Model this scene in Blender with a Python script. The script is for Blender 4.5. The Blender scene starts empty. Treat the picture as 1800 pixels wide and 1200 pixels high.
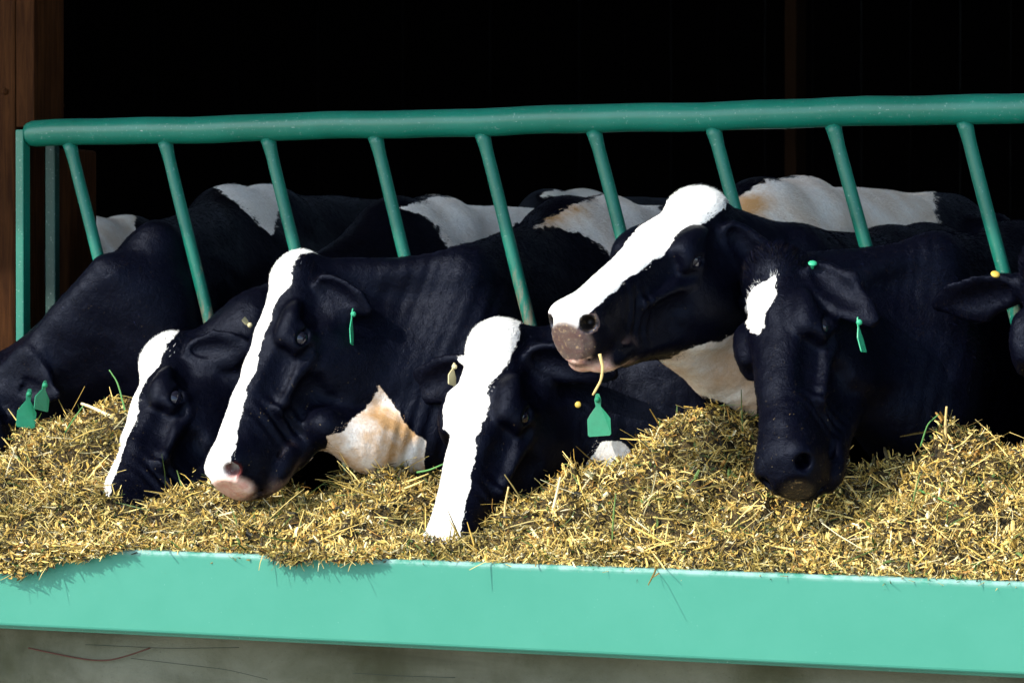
import bpy, bmesh, math, random
import numpy as np
from mathutils import Vector, Matrix

random.seed(7)
RNG = np.random.default_rng(7)
R = math.radians
scene = bpy.context.scene

# ------------------------------------------------------------------ camera
F_PX = 5000.0                       # focal length in pixels of a 1800 px wide picture
YAW, PITCH = R(21.8), R(0.676)
CAM_DIST, CAM_H = 7.14, 1.15
fwd_h = np.array([-math.sin(YAW), math.cos(YAW), 0.0])
CAM = -fwd_h * CAM_DIST + np.array([0, 0, CAM_H])
FWD = fwd_h * math.cos(PITCH) + np.array([0, 0, -math.sin(PITCH)])
RIGHT = np.array([math.cos(YAW), math.sin(YAW), 0.0])
UP = np.cross(RIGHT, FWD)
cam_data = bpy.data.cameras.new('camera')
cam_data.sensor_width = 36.0
cam_data.lens = 36.0 * F_PX / 1800.0
cam_data.clip_start, cam_data.clip_end = 0.1, 500
cam_data.dof.use_dof = True
cam_data.dof.focus_distance = 6.75
cam_data.dof.aperture_fstop = 11.0
cam = bpy.data.objects.new('camera', cam_data)
scene.collection.objects.link(cam)
cam.matrix_world = Matrix(((RIGHT[0], UP[0], -FWD[0], CAM[0]), (RIGHT[1], UP[1], -FWD[1], CAM[1]),
                           (RIGHT[2], UP[2], -FWD[2], CAM[2]), (0, 0, 0, 1)))
scene.camera = cam

# ------------------------------------------------------------------ light
SUN = np.array([-0.470, -0.610, 0.64]); SUN /= np.linalg.norm(SUN)
world = bpy.data.worlds.new('World'); scene.world = world
world.use_nodes = True
wn, wl = world.node_tree.nodes, world.node_tree.links
sky = wn.new('ShaderNodeTexSky'); sky.sky_type = 'NISHITA'; sky.sun_disc = False
sky.sun_elevation = math.asin(SUN[2]); sky.sun_rotation = math.atan2(SUN[0], SUN[1]) % (2 * math.pi)
bg = wn['Background']; bg.inputs['Strength'].default_value = 0.15
wl.new(sky.outputs[0], bg.inputs['Color'])
sl = bpy.data.lights.new('sun', 'SUN'); sl.energy = 2.0; sl.angle = R(0.5); sl.color = (1.0, 0.955, 0.87)
so = bpy.data.objects.new('sun', sl); scene.collection.objects.link(so)
so.rotation_euler = Vector(SUN).to_track_quat('Z', 'Y').to_euler()
so.location = (-6, -8, 9)
scene.view_settings.view_transform = 'Standard'
scene.view_settings.look = 'None'
scene.view_settings.exposure = 1.7
scene.view_settings.gamma = 1.0
scene.cycles.max_bounces = 6

# ------------------------------------------------------------------ general helpers
def ray(px, py):
    return FWD + (px - 900.0) / F_PX * RIGHT + (600.0 - py) / F_PX * UP
def atY(px, py, Y):
    d = ray(px, py); return CAM + d * ((Y - CAM[1]) / d[1])
def cdir(r, u, t):                   # direction given as right / up / towards the viewer
    v = r * RIGHT + u * np.array([0, 0, 1.0]) - t * fwd_h
    return v / np.linalg.norm(v)
def unit(v):
    v = np.asarray(v, float); return v / np.linalg.norm(v)

def tag(o, label=None, cat=None, group=None, kind=None):
    if label: o['label'] = label
    if cat: o['category'] = cat
    if group: o['group'] = group
    if kind: o['kind'] = kind
    return o
def link(o, parent=None):
    scene.collection.objects.link(o)
    if parent is not None:
        o.parent = parent
        o.matrix_parent_inverse = Matrix.Translation(-parent.location)
    return o
def empty(name, loc):
    o = bpy.data.objects.new(name, None); o.location = loc; o.empty_display_size = 0.1
    return link(o)
def mesh_np(name, V, F, mats, parent=None, loc=(0, 0, 0), smooth=True, attrs=None, colattr=None):
    """V (n,3) world coordinates, F (m,k) one face size"""
    loc = np.asarray(loc, float)
    me = bpy.data.meshes.new(name)
    V = np.asarray(V, np.float32) - loc.astype(np.float32); F = np.asarray(F, np.int32)
    k = F.shape[1]
    me.vertices.add(len(V)); me.vertices.foreach_set('co', V.ravel())
    me.loops.add(F.size); me.loops.foreach_set('vertex_index', F.ravel())
    me.polygons.add(len(F))
    me.polygons.foreach_set('loop_start', np.arange(0, F.size, k, dtype=np.int32))
    me.polygons.foreach_set('loop_total', np.full(len(F), k, np.int32))
    me.polygons.foreach_set('use_smooth', np.full(len(F), smooth, bool))
    me.update(calc_edges=True)
    for n, a in (attrs or {}).items():
        at = me.attributes.new(n, 'FLOAT', 'POINT'); at.data.foreach_set('value', np.asarray(a, np.float32))
    if colattr is not None:
        at = me.attributes.new('col', 'FLOAT_COLOR', 'POINT')
        c = np.ones((len(V), 4), np.float32); c[:, :3] = colattr
        at.data.foreach_set('color', c.ravel())
    for m in (mats if isinstance(mats, (list, tuple)) else [mats]): me.materials.append(m)
    o = bpy.data.objects.new(name, me); o.location = loc
    return link(o, parent)
def bm_obj(name, bm, mat, parent=None, loc=(0, 0, 0), smooth=False):
    bmesh.ops.translate(bm, verts=bm.verts, vec=-Vector(loc))
    me = bpy.data.meshes.new(name); bm.to_mesh(me); bm.free()
    for p in me.polygons: p.use_smooth = smooth
    me.materials.append(mat)
    o = bpy.data.objects.new(name, me); o.location = loc
    return link(o, parent)
def add_box(bm, x0, x1, y0, y1, z0, z1, bevel=0.0, seg=2):
    r = bmesh.ops.create_cube(bm, size=1.0)
    vs = r['verts']
    for v in vs:
        v.co = Vector((x0 + (v.co.x + .5) * (x1 - x0), y0 + (v.co.y + .5) * (y1 - y0), z0 + (v.co.z + .5) * (z1 - z0)))
    if bevel:
        es = list({e for v in vs for e in v.link_edges})
        bmesh.ops.bevel(bm, geom=es, offset=bevel, segments=seg, affect='EDGES', profile=0.5)
def tube_np(pts, rad, n=16, wob=0.0, caps=True):
    pts = np.asarray(pts, float); m = len(pts)
    rad = np.broadcast_to(np.asarray(rad, float), (m,))
    V = []; F = []
    t0 = unit(pts[1] - pts[0])
    a = unit(np.cross(t0, [0, 0, 1.0] if abs(t0[2]) < .9 else [0, 1.0, 0])); 
    for i in range(m):
        t = unit(pts[min(i + 1, m - 1)] - pts[max(i - 1, 0)])
        a = unit(a - t * a.dot(t)); b = np.cross(t, a)
        for j in range(n):
            th = 2 * math.pi * j / n
            V.append(pts[i] + rad[i] * (1 + wob * random.uniform(-1, 1)) * (math.cos(th) * a + math.sin(th) * b))
    for i in range(m - 1):
        for j in range(n):
            F.append((i * n + j, i * n + (j + 1) % n, (i + 1) * n + (j + 1) % n, (i + 1) * n + j))
    if caps:
        for i, s in ((0, 0), (m - 1, 1)):
            c = len(V); V.append(pts[i])
            for j in range(0, n):
                q = (c, i * n + j, i * n + (j + 1) % n)
                F.append((q[0], q[2], q[1], q[0]) if not s else (q[0], q[1], q[2], q[0]))
    return np.array(V), F
def tube_obj(name, pts, rad, mat, parent=None, n=16, wob=0.0, loc=(0, 0, 0)):
    V, F = tube_np(pts, rad, n, wob)
    bm = bmesh.new(); vs = [bm.verts.new(v) for v in V]
    for f in F:
        g = []
        for i in f:
            if vs[i] not in g: g.append(vs[i])
        bm.faces.new(g)
    return bm_obj(name, bm, mat, parent, loc, smooth=True)

# ------------------------------------------------------------------ materials
class NT:
    def __init__(s, name):
        s.m = bpy.data.materials.new(name); s.m.use_nodes = True
        s.n, s.l = s.m.node_tree.nodes, s.m.node_tree.links
        s.b = s.n['Principled BSDF']
    def new(s, t, **kw):
        o = s.n.new(t)
        for k, v in kw.items(): setattr(o, k, v)
        return o
    def val(s, sock, v):
        if hasattr(v, 'is_linked') or isinstance(v, bpy.types.NodeSocket): s.l.new(v, sock)
        else: sock.default_value = v
    def noise(s, scale, detail=4, rough=.55, vec=None, dist=0.0):
        n = s.new('ShaderNodeTexNoise'); n.inputs['Scale'].default_value = scale
        n.inputs['Detail'].default_value = detail; n.inputs['Roughness'].default_value = rough
        n.inputs['Distortion'].default_value = dist
        if vec is not None: s.l.new(vec, n.inputs['Vector'])
        return n.outputs['Fac']
    def math(s, op, a, b=None, c=None, clamp=False):
        n = s.new('ShaderNodeMath', operation=op); n.use_clamp = clamp
        s.val(n.inputs[0], a)
        if b is not None: s.val(n.inputs[1], b)
        if c is not None: s.val(n.inputs[2], c)
        return n.outputs[0]
    def ramp(s, v, lo, hi, a=0.0, b=1.0):
        n = s.new('ShaderNodeMapRange'); n.clamp = True; n.interpolation_type = 'SMOOTHSTEP'
        s.val(n.inputs[0], v)
        for i, x in zip((1, 2, 3, 4), (lo, hi, a, b)): n.inputs[i].default_value = x
        return n.outputs[0]
    def mix(s, f, a, b):
        n = s.new('ShaderNodeMix', data_type='RGBA')
        s.val(n.inputs[0], f)
        for sock, v in ((n.inputs[6], a), (n.inputs[7], b)):
            if isinstance(v, tuple): sock.default_value = (*v, 1.0)
            else: s.l.new(v, sock)
        return n.outputs[2]
    def attr(s, name, out='Fac'):
        n = s.new('ShaderNodeAttribute', attribute_name=name); return n.outputs[out]
    def obj(s): return s.new('ShaderNodeTexCoord').outputs['Object']
    def mapping(s, vec, scale):
        n = s.new('ShaderNodeMapping'); s.l.new(vec, n.inputs[0]); n.inputs['Scale'].default_value = scale
        return n.outputs[0]
    def bump(s, h, strength, dist=0.01, normal=None):
        n = s.new('ShaderNodeBump'); s.l.new(h, n.inputs['Height'])
        n.inputs['Strength'].default_value = strength; n.inputs['Distance'].default_value = dist
        if normal is not None: s.l.new(normal, n.inputs['Normal'])
        s.l.new(n.outputs[0], s.b.inputs['Normal']); return n.outputs[0]
    def set(s, **kw):
        for k, v in kw.items():
            k = {'base': 'Base Color', 'rough': 'Roughness', 'spec': 'Specular IOR Level', 'metal': 'Metallic',
                 'sheen': 'Sheen Weight', 'sheen_rough': 'Sheen Roughness', 'coat': 'Coat Weight', 'sss': 'Subsurface Weight'}[k]
            sock = s.b.inputs[k]
            if isinstance(v, tuple): sock.default_value = (*v, 1.0)
            else: s.val(sock, v)
        return s

def mat_coat():
    t = NT('cow_coat')
    oc = t.obj()
    n1 = t.noise(85, 5, .7, oc)
    n2 = t.noise(16, 3, .5, oc)
    w = t.attr('wh')
    e = t.math('ADD', w, t.math('MULTIPLY', t.math('SUBTRACT', n1, .5), .015))
    e = t.math('ADD', e, t.math('MULTIPLY', t.math('SUBTRACT', n2, .5), .034))
    mask = t.ramp(e, -.0018, .0018)
    # white hair, with stains, plus warm bounce light painted onto the throat patches
    tan = t.attr('tan')
    tanf = t.math('MULTIPLY', tan, t.ramp(t.noise(9, 4, .6, oc), .25, .7), clamp=True)
    white = t.mix(t.ramp(t.noise(120, 3, .6, oc), .3, .75), (.78, .77, .73), (.66, .64, .60))
    white = t.mix(tanf, white, (.46, .27, .12))
    black = t.mix(t.ramp(t.noise(30, 4, .6, oc), .35, .7), (.0006, .0008, .0032), (.0012, .0014, .0042))
    col = t.mix(mask, black, white)
    # bare skin on the muzzle
    sk = t.attr('skin')
    dk = t.attr('nosedark')
    spot = t.ramp(t.noise(120, 4, .7, oc), .56, .68)
    pink = t.mix(t.ramp(t.noise(60, 3, .6, oc), .35, .65), (.62, .33, .26), (.70, .48, .38))
    darkn = t.mix(spot, (.014, .011, .010), (.20, .135, .06))
    skin = t.mix(dk, pink, darkn)
    col = t.mix(sk, col, skin)
    inner = t.attr('inner')
    col = t.mix(inner, col, (.16, .035, .03))
    grain = t.noise(1.0, 3, .6, t.mapping(oc, (420, 300, 130)))
    crease = t.noise(34, 6, .68, oc, .6)
    hgt = t.math('ADD', t.math('MULTIPLY', grain, .22), t.math('ADD', t.math('MULTIPLY', crease, 1.0), t.math('MULTIPLY', t.noise(12, 3, .5, oc), 1.0)))
    t.bump(hgt, .55, .007)
    # crumbs of feed stuck to the hair
    crumb = t.math('MULTIPLY', t.ramp(t.noise(230, 2, .5, oc), .735, .76), t.attr('crumb'))
    col = t.mix(crumb, col, (.30, .22, .10))
    t.set(base=col, rough=t.math('SUBTRACT', .40, t.math('MULTIPLY', sk, .08)), spec=t.math('ADD', .085, t.math('MULTIPLY', sk, .25)))
    t.val(t.b.inputs['Specular Tint'], t.mix(mask, (.62, .72, 1.0), (1, 1, 1)))
    return t.m
def mat_hair():
    t = NT('cow_hair')
    t.set(base=t.attr('col', 'Color'), rough=.42, spec=.028); t.b.inputs['Specular Tint'].default_value = (.66, .75, 1.0, 1.0)
    return t.m
def mat_eye():
    t = NT('cow_eye'); t.set(base=(.006, .006, .012), rough=.05, spec=.5); return t.m
def mat_tag(name, c):
    t = NT(name)
    f = t.noise(60, 3, .6, t.obj())
    t.set(base=t.mix(f, tuple(x * .8 for x in c), tuple(min(1, x * 1.15) for x in c)), rough=.45, spec=.4); return t.m
def mat_paint(name, lo, hi, rust=0.0, scr=.4, rough=.38, rust_z=None):
    t = NT(name)
    oc = t.new('ShaderNodeNewGeometry').outputs['Position']
    base = t.mix(t.ramp(t.noise(3.5, 5, .6, oc), .3, .7), lo, hi)
    fine = t.ramp(t.noise(140, 3, .6, oc), .62, .72)
    base = t.mix(t.math('MULTIPLY', fine, .18), base, (.55, .66, .62))
    sv = t.mapping(oc, (14, 60, 60))
    scratch = t.ramp(t.noise(3.0, 5, .7, sv), .66, .70)
    base = t.mix(t.math('MULTIPLY', scratch, scr), base, (.50, .55, .52))
    if rust:
        z = t.new('ShaderNodeSeparateXYZ'); t.l.new(oc, z.inputs[0])
        zz = t.ramp(z.outputs['Z'], rust_z[1], rust_z[0])
        pat = t.noise(1.0, 6, .7, t.mapping(oc, (70, 40, 14)))
        rf = t.math('MULTIPLY', t.ramp(t.math('ADD', pat, t.math('MULTIPLY', zz, .26)), .62, .80), rust)
        base = t.mix(rf, base, t.mix(t.noise(60, 3, .6, oc), (.08, .075, .045), (.20, .16, .11)))
    t.bump(t.noise(60, 4, .6, oc), .10, .004)
    t.set(base=base, rough=t.math('ADD', rough, t.math('MULTIPLY', scratch, .2)), spec=.34)
    return t.m
def mat_board():
    t = NT('green_board_paint')
    oc = t.new('ShaderNodeNewGeometry').outputs['Position']
    base = t.mix(t.ramp(t.noise(5.0, 6, .65, oc), .3, .7), (.036, .196, .136), (.042, .208, .147))
    sp = t.new('ShaderNodeSeparateXYZ'); t.l.new(oc, sp.inputs[0])
    # paint rubbed pale along the top edge
    edge = t.ramp(sp.outputs['Z'], BOARD_TOP - .016, BOARD_TOP - .002)
    wear = t.math('MULTIPLY', edge, t.ramp(t.noise(26, 5, .7, oc), .30, .62))
    base = t.mix(t.math('MULTIPLY', wear, .6), base, (.30, .42, .40))
    speck = t.ramp(t.noise(170, 2, .5, oc), .70, .76)
    base = t.mix(t.math('MULTIPLY', speck, .35), base, (.16, .36, .30))
    dirt = t.ramp(t.noise(34, 5, .7, t.mapping(oc, (1, 1, 3))), .64, .74)
    base = t.mix(t.math('MULTIPLY', dirt, .30), base, (.05, .15, .10))
    t.bump(t.noise(26, 4, .6, oc), .06, .005)
    t.set(base=base, rough=.45, spec=.22); return t.m
def mat_wood(name, a, b, spec=.04):
    t = NT(name)
    oc = t.new('ShaderNodeNewGeometry').outputs['Position']
    g = t.noise(5, 6, .65, t.mapping(oc, (18, 18, 1.2)), .6)
    k = t.ramp(t.noise(2.2, 4, .6, oc), .45, .75)
    col = t.mix(t.ramp(g, .3, .7), a, b)
    col = t.mix(t.math('MULTIPLY', k, .5), col, tuple(x * .45 for x in a))
    t.bump(g, .3, .006); t.set(base=col, rough=.75, spec=spec); return t.m
def mat_concrete(name, a, b, scale=1.0):
    t = NT(name)
    oc = t.new('ShaderNodeNewGeometry').outputs['Position']
    n = t.noise(2.2 * scale, 7, .62, oc, .4)
    col = t.mix(t.ramp(n, .35, .68), a, b)
    spk = t.ramp(t.noise(150 * scale, 3, .6, oc), .62, .75)
    col = t.mix(t.math('MULTIPLY', spk, .35), col, tuple(x * .5 for x in a))
    st = t.noise(2.0, 5, .65, t.mapping(oc, (1.2, 1, 9)), 1.0)
    col = t.mix(t.math('MULTIPLY', t.ramp(st, .62, .72), .45), col, (.05, .065, .05))
    big = t.ramp(t.noise(1.3, 5, .6, t.mapping(oc, (1, 1, 3)), .8), .42, .62)
    col = t.mix(t.math('MULTIPLY', big, .55), col, tuple(x * .55 for x in a))
    t.bump(t.math('ADD', n, t.math('MULTIPLY', t.noise(70, 4, .6, oc), .25)), .4, .02)
    t.set(base=col, rough=.85, spec=.2); return t.m
def mat_feed():
    t = NT('chopped_feed')
    t.set(base=t.attr('col', 'Color'), rough=.62, spec=.3); return t.m
def mat_feed_base():
    t = NT('feed_underlayer')
    oc = t.obj()
    c = t.mix(t.ramp(t.noise(90, 5, .7, oc), .35, .65), (.012, .010, .006), (.11, .075, .028))
    t.bump(t.noise(110, 5, .7, oc), 1.0, .012); t.set(base=c, rough=.8, spec=.2); return t.m
def mat_plain(name, c, rough=.6, spec=.3):
    t = NT(name); oc = t.obj()
    t.set(base=t.mix(t.noise(50, 4, .6, oc), tuple(x * .7 for x in c), tuple(x * 1.2 for x in c)), rough=rough, spec=spec); return t.m

BOARD_TOP = 0.585
BOARD_Y = -0.80

# ------------------------------------------------------------------ the setting
def build_setting():
    gm = mat_concrete('alley_concrete', (.36, .35, .325), (.48, .465, .43))
    bm = bmesh.new()
    bmesh.ops.create_grid(bm, x_segments=8, y_segments=8, size=150)
    o = bm_obj('ground', bm, gm); tag(o, kind='structure')
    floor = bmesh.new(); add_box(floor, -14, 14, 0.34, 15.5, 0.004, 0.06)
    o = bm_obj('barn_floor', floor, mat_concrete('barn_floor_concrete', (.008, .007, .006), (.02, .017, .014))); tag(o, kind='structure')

    # the barn round the stalls: deep, dark, its unseen roof overhanging the feeding place
    barn = empty('barn', (0, 7.5, 0))
    tag(barn, 'dark open-fronted cattle barn behind and above the feeding cows', 'barn')
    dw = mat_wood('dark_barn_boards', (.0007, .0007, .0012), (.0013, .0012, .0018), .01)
    bm = bmesh.new()
    for i in range(70):
        x = -14 + i * .4
        add_box(bm, x + .004, x + .396, 15.5 + (i % 2) * .012, 15.6, 0, 6.8)
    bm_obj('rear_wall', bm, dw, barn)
    for s in (-1, 1):
        bm = bmesh.new()
        for i in range(38):
            y = .3 + i * .4
            xa = s * 14 + (i % 2) * .01
            add_box(bm, xa, xa + .08, y + .004, y + .396, 0, 6.8)
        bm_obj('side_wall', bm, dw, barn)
    # unseen roof: a slope rising from the eave
    e_y, e_z = -2.60, 4.05
    bm = bmesh.new()
    def slab(y0, z0, y1, z1, th, x0, x1):
        vs = [bm.verts.new(p) for p in ((x0, y0, z0), (x1, y0, z0), (x1, y1, z1), (x0, y1, z1),
                                        (x0, y0, z0 + th), (x1, y0, z0 + th), (x1, y1, z1 + th), (x0, y1, z1 + th))]
        for f in ((3, 2, 1, 0), (4, 5, 6, 7), (0, 1, 5, 4), (1, 2, 6, 5), (2, 3, 7, 6), (3, 0, 4, 7)):
            bm.faces.new([vs[i] for i in f])
    slab(e_y, e_z, 16.0, 7.4, .06, -15, 15)
    bm_obj('roof', bm, mat_plain('galvanised_sheet', (.50, .51, .52), .5), barn)  # unseen underside made pale to bounce light onto the cows' backs
    bm = bmesh.new()
    for x in np.arange(-13.5, 14, 1.5):
        vs = []
        for (y, z) in ((e_y + .05, e_z - .16), (15.4, 7.05), (15.4, 7.22), (e_y + .05, e_z - .004)):
            vs += [bm.verts.new((x - .03, y, z + .0)), bm.verts.new((x + .03, y, z + .0))]
        for f in ((0, 2, 3, 1), (2, 4, 5, 3), (4, 6, 7, 5), (6, 0, 1, 7), (0, 6, 4, 2), (1, 3, 5, 7)):
            bm.faces.new([vs[i] for i in f])
    bm_obj('rafters', bm, dw, barn)

    # wooden posts
    wm = mat_wood('post_timber', (.018, .0062, .0020), (.042, .0155, .0045))
    def post(px_l, px_r, Y, ztop, label, mat=wm, depth=.16, cheek=None):
        a = atY(px_l, 541, Y)[0]; b = atY(px_r, 541, Y)[0]
        bm = bmesh.new(); add_box(bm, a, b, Y, Y + depth, 0.0, ztop, .008)
        for k, zz in enumerate((1.72, 1.74)):
            bmesh.ops.create_icosphere(bm, subdivisions=1, radius=.011, matrix=Matrix.Translation((a + .03 + k * (b - a - .06), Y, zz)))
        if cheek:
            e = atY(cheek, 541, Y)[0]
            add_box(bm, b + .002, e, Y + .002, Y + depth, 1.642, ztop, .003)
        c = ((a + b) / 2, Y + depth / 2, 0)
        o = bm_obj('wooden_post', bm, mat, None, c)
        tag(o, label, 'post'); return o
    post(-130, 27, .075, 4.6, 'thick reddish brown timber post at left edge behind the green rail end', cheek=60)
    post(92, 121, .35, 1.60, 'thin dark brown post just right of the green end channel')
    post(1378, 1400, 6.0, 5.0, 'dim brown post far back in the dark barn', mat_wood('dim_timber', (.006, .003, .0015), (.010, .005, .0025), .02))

def build_trough():
    tr = empty('feed_trough', (0, BOARD_Y, 0))
    tag(tr, 'long feed trough with pale green front board along the bottom', 'trough')
    bm = bmesh.new()
    zb = BOARD_TOP - .192
    X0, X1 = -4.2, 3.2
    # board with a folded top lip and a bottom return
    add_box(bm, X0, X1, BOARD_Y, BOARD_Y + .045, zb, BOARD_TOP, .008, 3)
    board = bm_obj('front_board', bm, mat_board(), tr)
    bm = bmesh.new(); add_box(bm, X0, X1, BOARD_Y + .022, BOARD_Y + .15, zb - .008, zb - .001, .001)
    bm_obj('bottom_flange', bm, mat_paint('flange_paint', (.02, .13, .085), (.03, .17, .11)), tr)
    # shuttered concrete under the board
    cm = mat_concrete('trough_concrete', (.054, .056, .031), (.128, .132, .098))
    nx, nz = 260, 24
    xs = np.linspace(X0, X1, nx); zs = np.linspace(0.0, zb - .012, nz)
    V = np.zeros((nz, nx, 3))
    for j, z in enumerate(zs):
        und = .012 * np.sin(xs * 2.1 + z * 7) + .008 * np.sin(xs * 5.3 - z * 16 + 1) + .006 * np.sin(xs * 11 + z * 25)
        V[j, :, 0] = xs; V[j, :, 1] = BOARD_Y + .17 + und * (1 - j / (nz - 1) * .3); V[j, :, 2] = z
    F = [(j * nx + i, j * nx + i + 1, (j + 1) * nx + i + 1, (j + 1) * nx + i) for j in range(nz - 1) for i in range(nx - 1)]
    V = V.reshape(-1, 3)
    n0 = len(V)
    V = np.vstack([V, [(X0, .30, 0), (X1, .30, 0), (X1, .30, zb - .012), (X0, .30, zb - .012)]])
    F += [(n0 + 1, n0, n0 + 3, n0 + 2), ((nz - 1) * nx, (nz - 1) * nx + nx - 1, n0 + 2, n0 + 3)]
    mesh_np('concrete_base', V, F, cm, tr)
    bm = bmesh.new(); add_box(bm, X0, X1, .03, .28, zb - .004, .66, .015)
    bm_obj('rear_kerb', bm, cm, tr)
    # a rusty wire stuck to the concrete, and two cracks
    def curve(p, n=24):
        p = np.array(p, float); t = np.linspace(0, 1, len(p)); u = np.linspace(0, 1, n)
        q = np.stack([np.interp(u, t, p[:, 0]), np.interp(u, t, p[:, 1])], 1)
        for _ in range(4): q[1:-1] = (q[:-2] + 2 * q[1:-1] + q[2:]) / 4
        return [atY(a, b, BOARD_Y + .150) for a, b in q]
    tube_obj('rusty_wire', curve([(50, 1138), (110, 1151), (160, 1160), (195, 1160), (230, 1150), (264, 1138)]), .0020, mat_plain('rust', (.07, .022, .014)), tr, 6)
    root_m = mat_plain('dark_root', (.02, .03, .022))
    for p in ([(150, 1132), (300, 1139), (420, 1137)], [(230, 1156), (330, 1168), (400, 1176), (470, 1193)], [(620, 1182), (700, 1187), (800, 1190)]):
        tube_obj('hairline_root', curve(p), .0007, root_m, tr, 5)


GREEN_BAR = None
def build_fence():
    fe = empty('feed_fence', (0, 0, 0))
    tag(fe, 'green steel feed fence with slanted bars and thick top rail', 'fence')
    pr = mat_paint('rail_paint', (.004, .108, .070), (.006, .140, .096), 0, .45, .34)
    pb = mat_paint('bar_paint', (.003, .092, .060), (.005, .122, .082), .9, .3, .36, (0.95, 1.42))
    # top rail
    yl, yr = 237.0, 187.5
    A = atY(50, yl, 0); B = atY(1800, yr, 0)
    zr = A[2] * .5 + B[2] * .5
    xs = np.concatenate([[A[0], A[0] + .012], np.linspace(A[0] + .02, 2.6, 60)])
    pts = [(x, 0, zr + .0016 * math.sin(x * 9) + .001 * math.sin(x * 23)) for x in xs]
    rad = [.030, .034] + [.0355 + .0004 * math.sin(k * 1.7) for k in range(60)]
    tube_obj('top_rail', pts, rad, pr, fe, 28)
    # end post: a deep channel, open to the front
    bm = bmesh.new()
    xl = atY(28, 500, -.03)[0]; xi = atY(42, 500, -.03)[0]
    x0, x1 = atY(79, 500, .13)[0], atY(97, 500, .13)[0]
    add_box(bm, xl, xi, -.032, .004, 0.45, zr + .010, .003)
    add_box(bm, xl + .002, x1, .006, .15, zr + .012, zr + .024, .002)
    add_box(bm, xl + .002, x1, .006, .15, 0.44, 0.448, .002)
    bm_obj('end_post', bm, pr, fe)
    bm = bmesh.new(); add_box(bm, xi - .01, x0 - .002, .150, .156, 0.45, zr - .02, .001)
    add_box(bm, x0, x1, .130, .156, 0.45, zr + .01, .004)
    bm_obj('side_plate', bm, mat_paint('old_green_paint', (.001, .022, .016), (.002, .034, .025), 0, .08, .6), fe)  # shade inside the channel, put into a darker copy of the green paint
    # slanted bars
    tops = [125, 292, 472, 660, 848, 1045, 1255, 1465, 1695, 1940, 2200]
    for i, px in enumerate(tops):
        T = atY(px, 262 - .0285 * px, 0)
        sl = .272 + random.uniform(-.008, .008)
        zt, zb_ = zr - .030, .60
        pts = [(T[0] + (T[2] - z) * sl + .0012 * math.sin(z * 11 + i), .0, z) for z in np.linspace(zt, zb_, 60)]
        tube_obj('bar', pts, [.0205, .0186, .0170] + [.0163] * 57, pb, fe, 18)
    # bottom rail standing on the kerb
    tube_obj('bottom_rail', [(A[0], 0, .62), (0, 0, .62), (2.6, 0, .62)], .022, pb, fe, 14)
    return zr

# ------------------------------------------------------------------ cattle: one implicit surface per animal, meshed by surface nets
f4 = np.float32
def smin(a, b, k):
    h = np.clip(.5 + .5 * (b - a) / k, 0, 1)
    return b + (a - b) * h - k * h * (1 - h)
def ssub(a, b, k):                    # a minus b
    return -smin(-a, b, k)
def sphere(P, c, r): return np.sqrt(((P - f4(c)) ** 2).sum(1)) - f4(r)
def ell(P, c, r, M=None):
    q = P - np.asarray(c, f4)
    if M is not None: q = q @ np.asarray(M, f4).T      # rows of M = local axes
    r = np.asarray(r, f4)
    k0 = np.sqrt(((q / r) ** 2).sum(1)); k1 = np.sqrt(((q / (r * r)) ** 2).sum(1)) + 1e-6
    return k0 * (k0 - 1) / k1
def cap(P, a, b, ra, rb):
    a = np.asarray(a, f4); b = np.asarray(b, f4)
    pa = P - a; ba = b - a
    h = np.clip(pa @ ba / (ba @ ba), 0, 1)
    q = pa - h[:, None] * ba
    return np.sqrt((q * q).sum(1)) - (ra + (rb - ra) * h).astype(f4)
def ecap(P, a, b, lat, wa, va, wb, vb):
    """capsule of elliptical section: w across (along lat), v in the sagittal plane"""
    a = np.asarray(a, f4); b = np.asarray(b, f4); ba = b - a
    pa = P - a; L2 = ba @ ba
    h = np.clip(pa @ ba / L2, 0, 1)
    lat = np.asarray(unit(lat - ba * (lat @ ba) / L2), f4); up = np.asarray(unit(np.cross(ba, lat)), f4)
    q = pa - h[:, None] * ba
    x = q @ lat; z = q @ up; y = q @ np.asarray(unit(ba), f4)
    w = wa + (wb - wa) * h; v = va + (vb - va) * h; m = np.minimum(w, v)
    k0 = np.sqrt((x / w) ** 2 + (z / v) ** 2 + (y / m) ** 2)
    k1 = np.sqrt((x / w ** 2) ** 2 + (z / v ** 2) ** 2 + (y / m ** 2) ** 2) + 1e-5
    return k0 * (k0 - 1) / k1
def interp(x, xs, ys): return np.interp(x, xs, ys).astype(f4)
def poly_sd(p, poly):
    """signed distance to a polygon, positive inside; p (n,2)"""
    poly = np.asarray(poly, float); n = len(poly)
    d = np.full(len(p), 1e18); s = np.zeros(len(p), bool)
    for i in range(n):
        a, b = poly[i], poly[i - 1]
        e = b - a; w = p - a
        t = np.clip(w @ e / (e @ e), 0, 1)
        q = w - t[:, None] * e
        d = np.minimum(d, (q * q).sum(1))
        c1 = p[:, 1] >= a[1]; c2 = p[:, 1] < b[1]; c3 = e[0] * w[:, 1] > e[1] * w[:, 0]
        s ^= (c1 & c2 & c3) | (~c1 & ~c2 & ~c3)
    d = np.sqrt(d); return np.where(s, d, -d)

XS = [-.03, .02, .08, .15, .22, .30, .38, .44, .49, .53, .56]
HW = [.056, .080, .094, .102, .092, .076, .067, .067, .071, .066, .046]
ZT = [-.022, .006, .016, .014, .007, .001, -.003, -.005, -.010, -.022, -.046]
ZB = [-.16, -.225, -.280, -.302, -.292, -.262, -.228, -.205, -.186, -.166, -.135]

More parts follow.
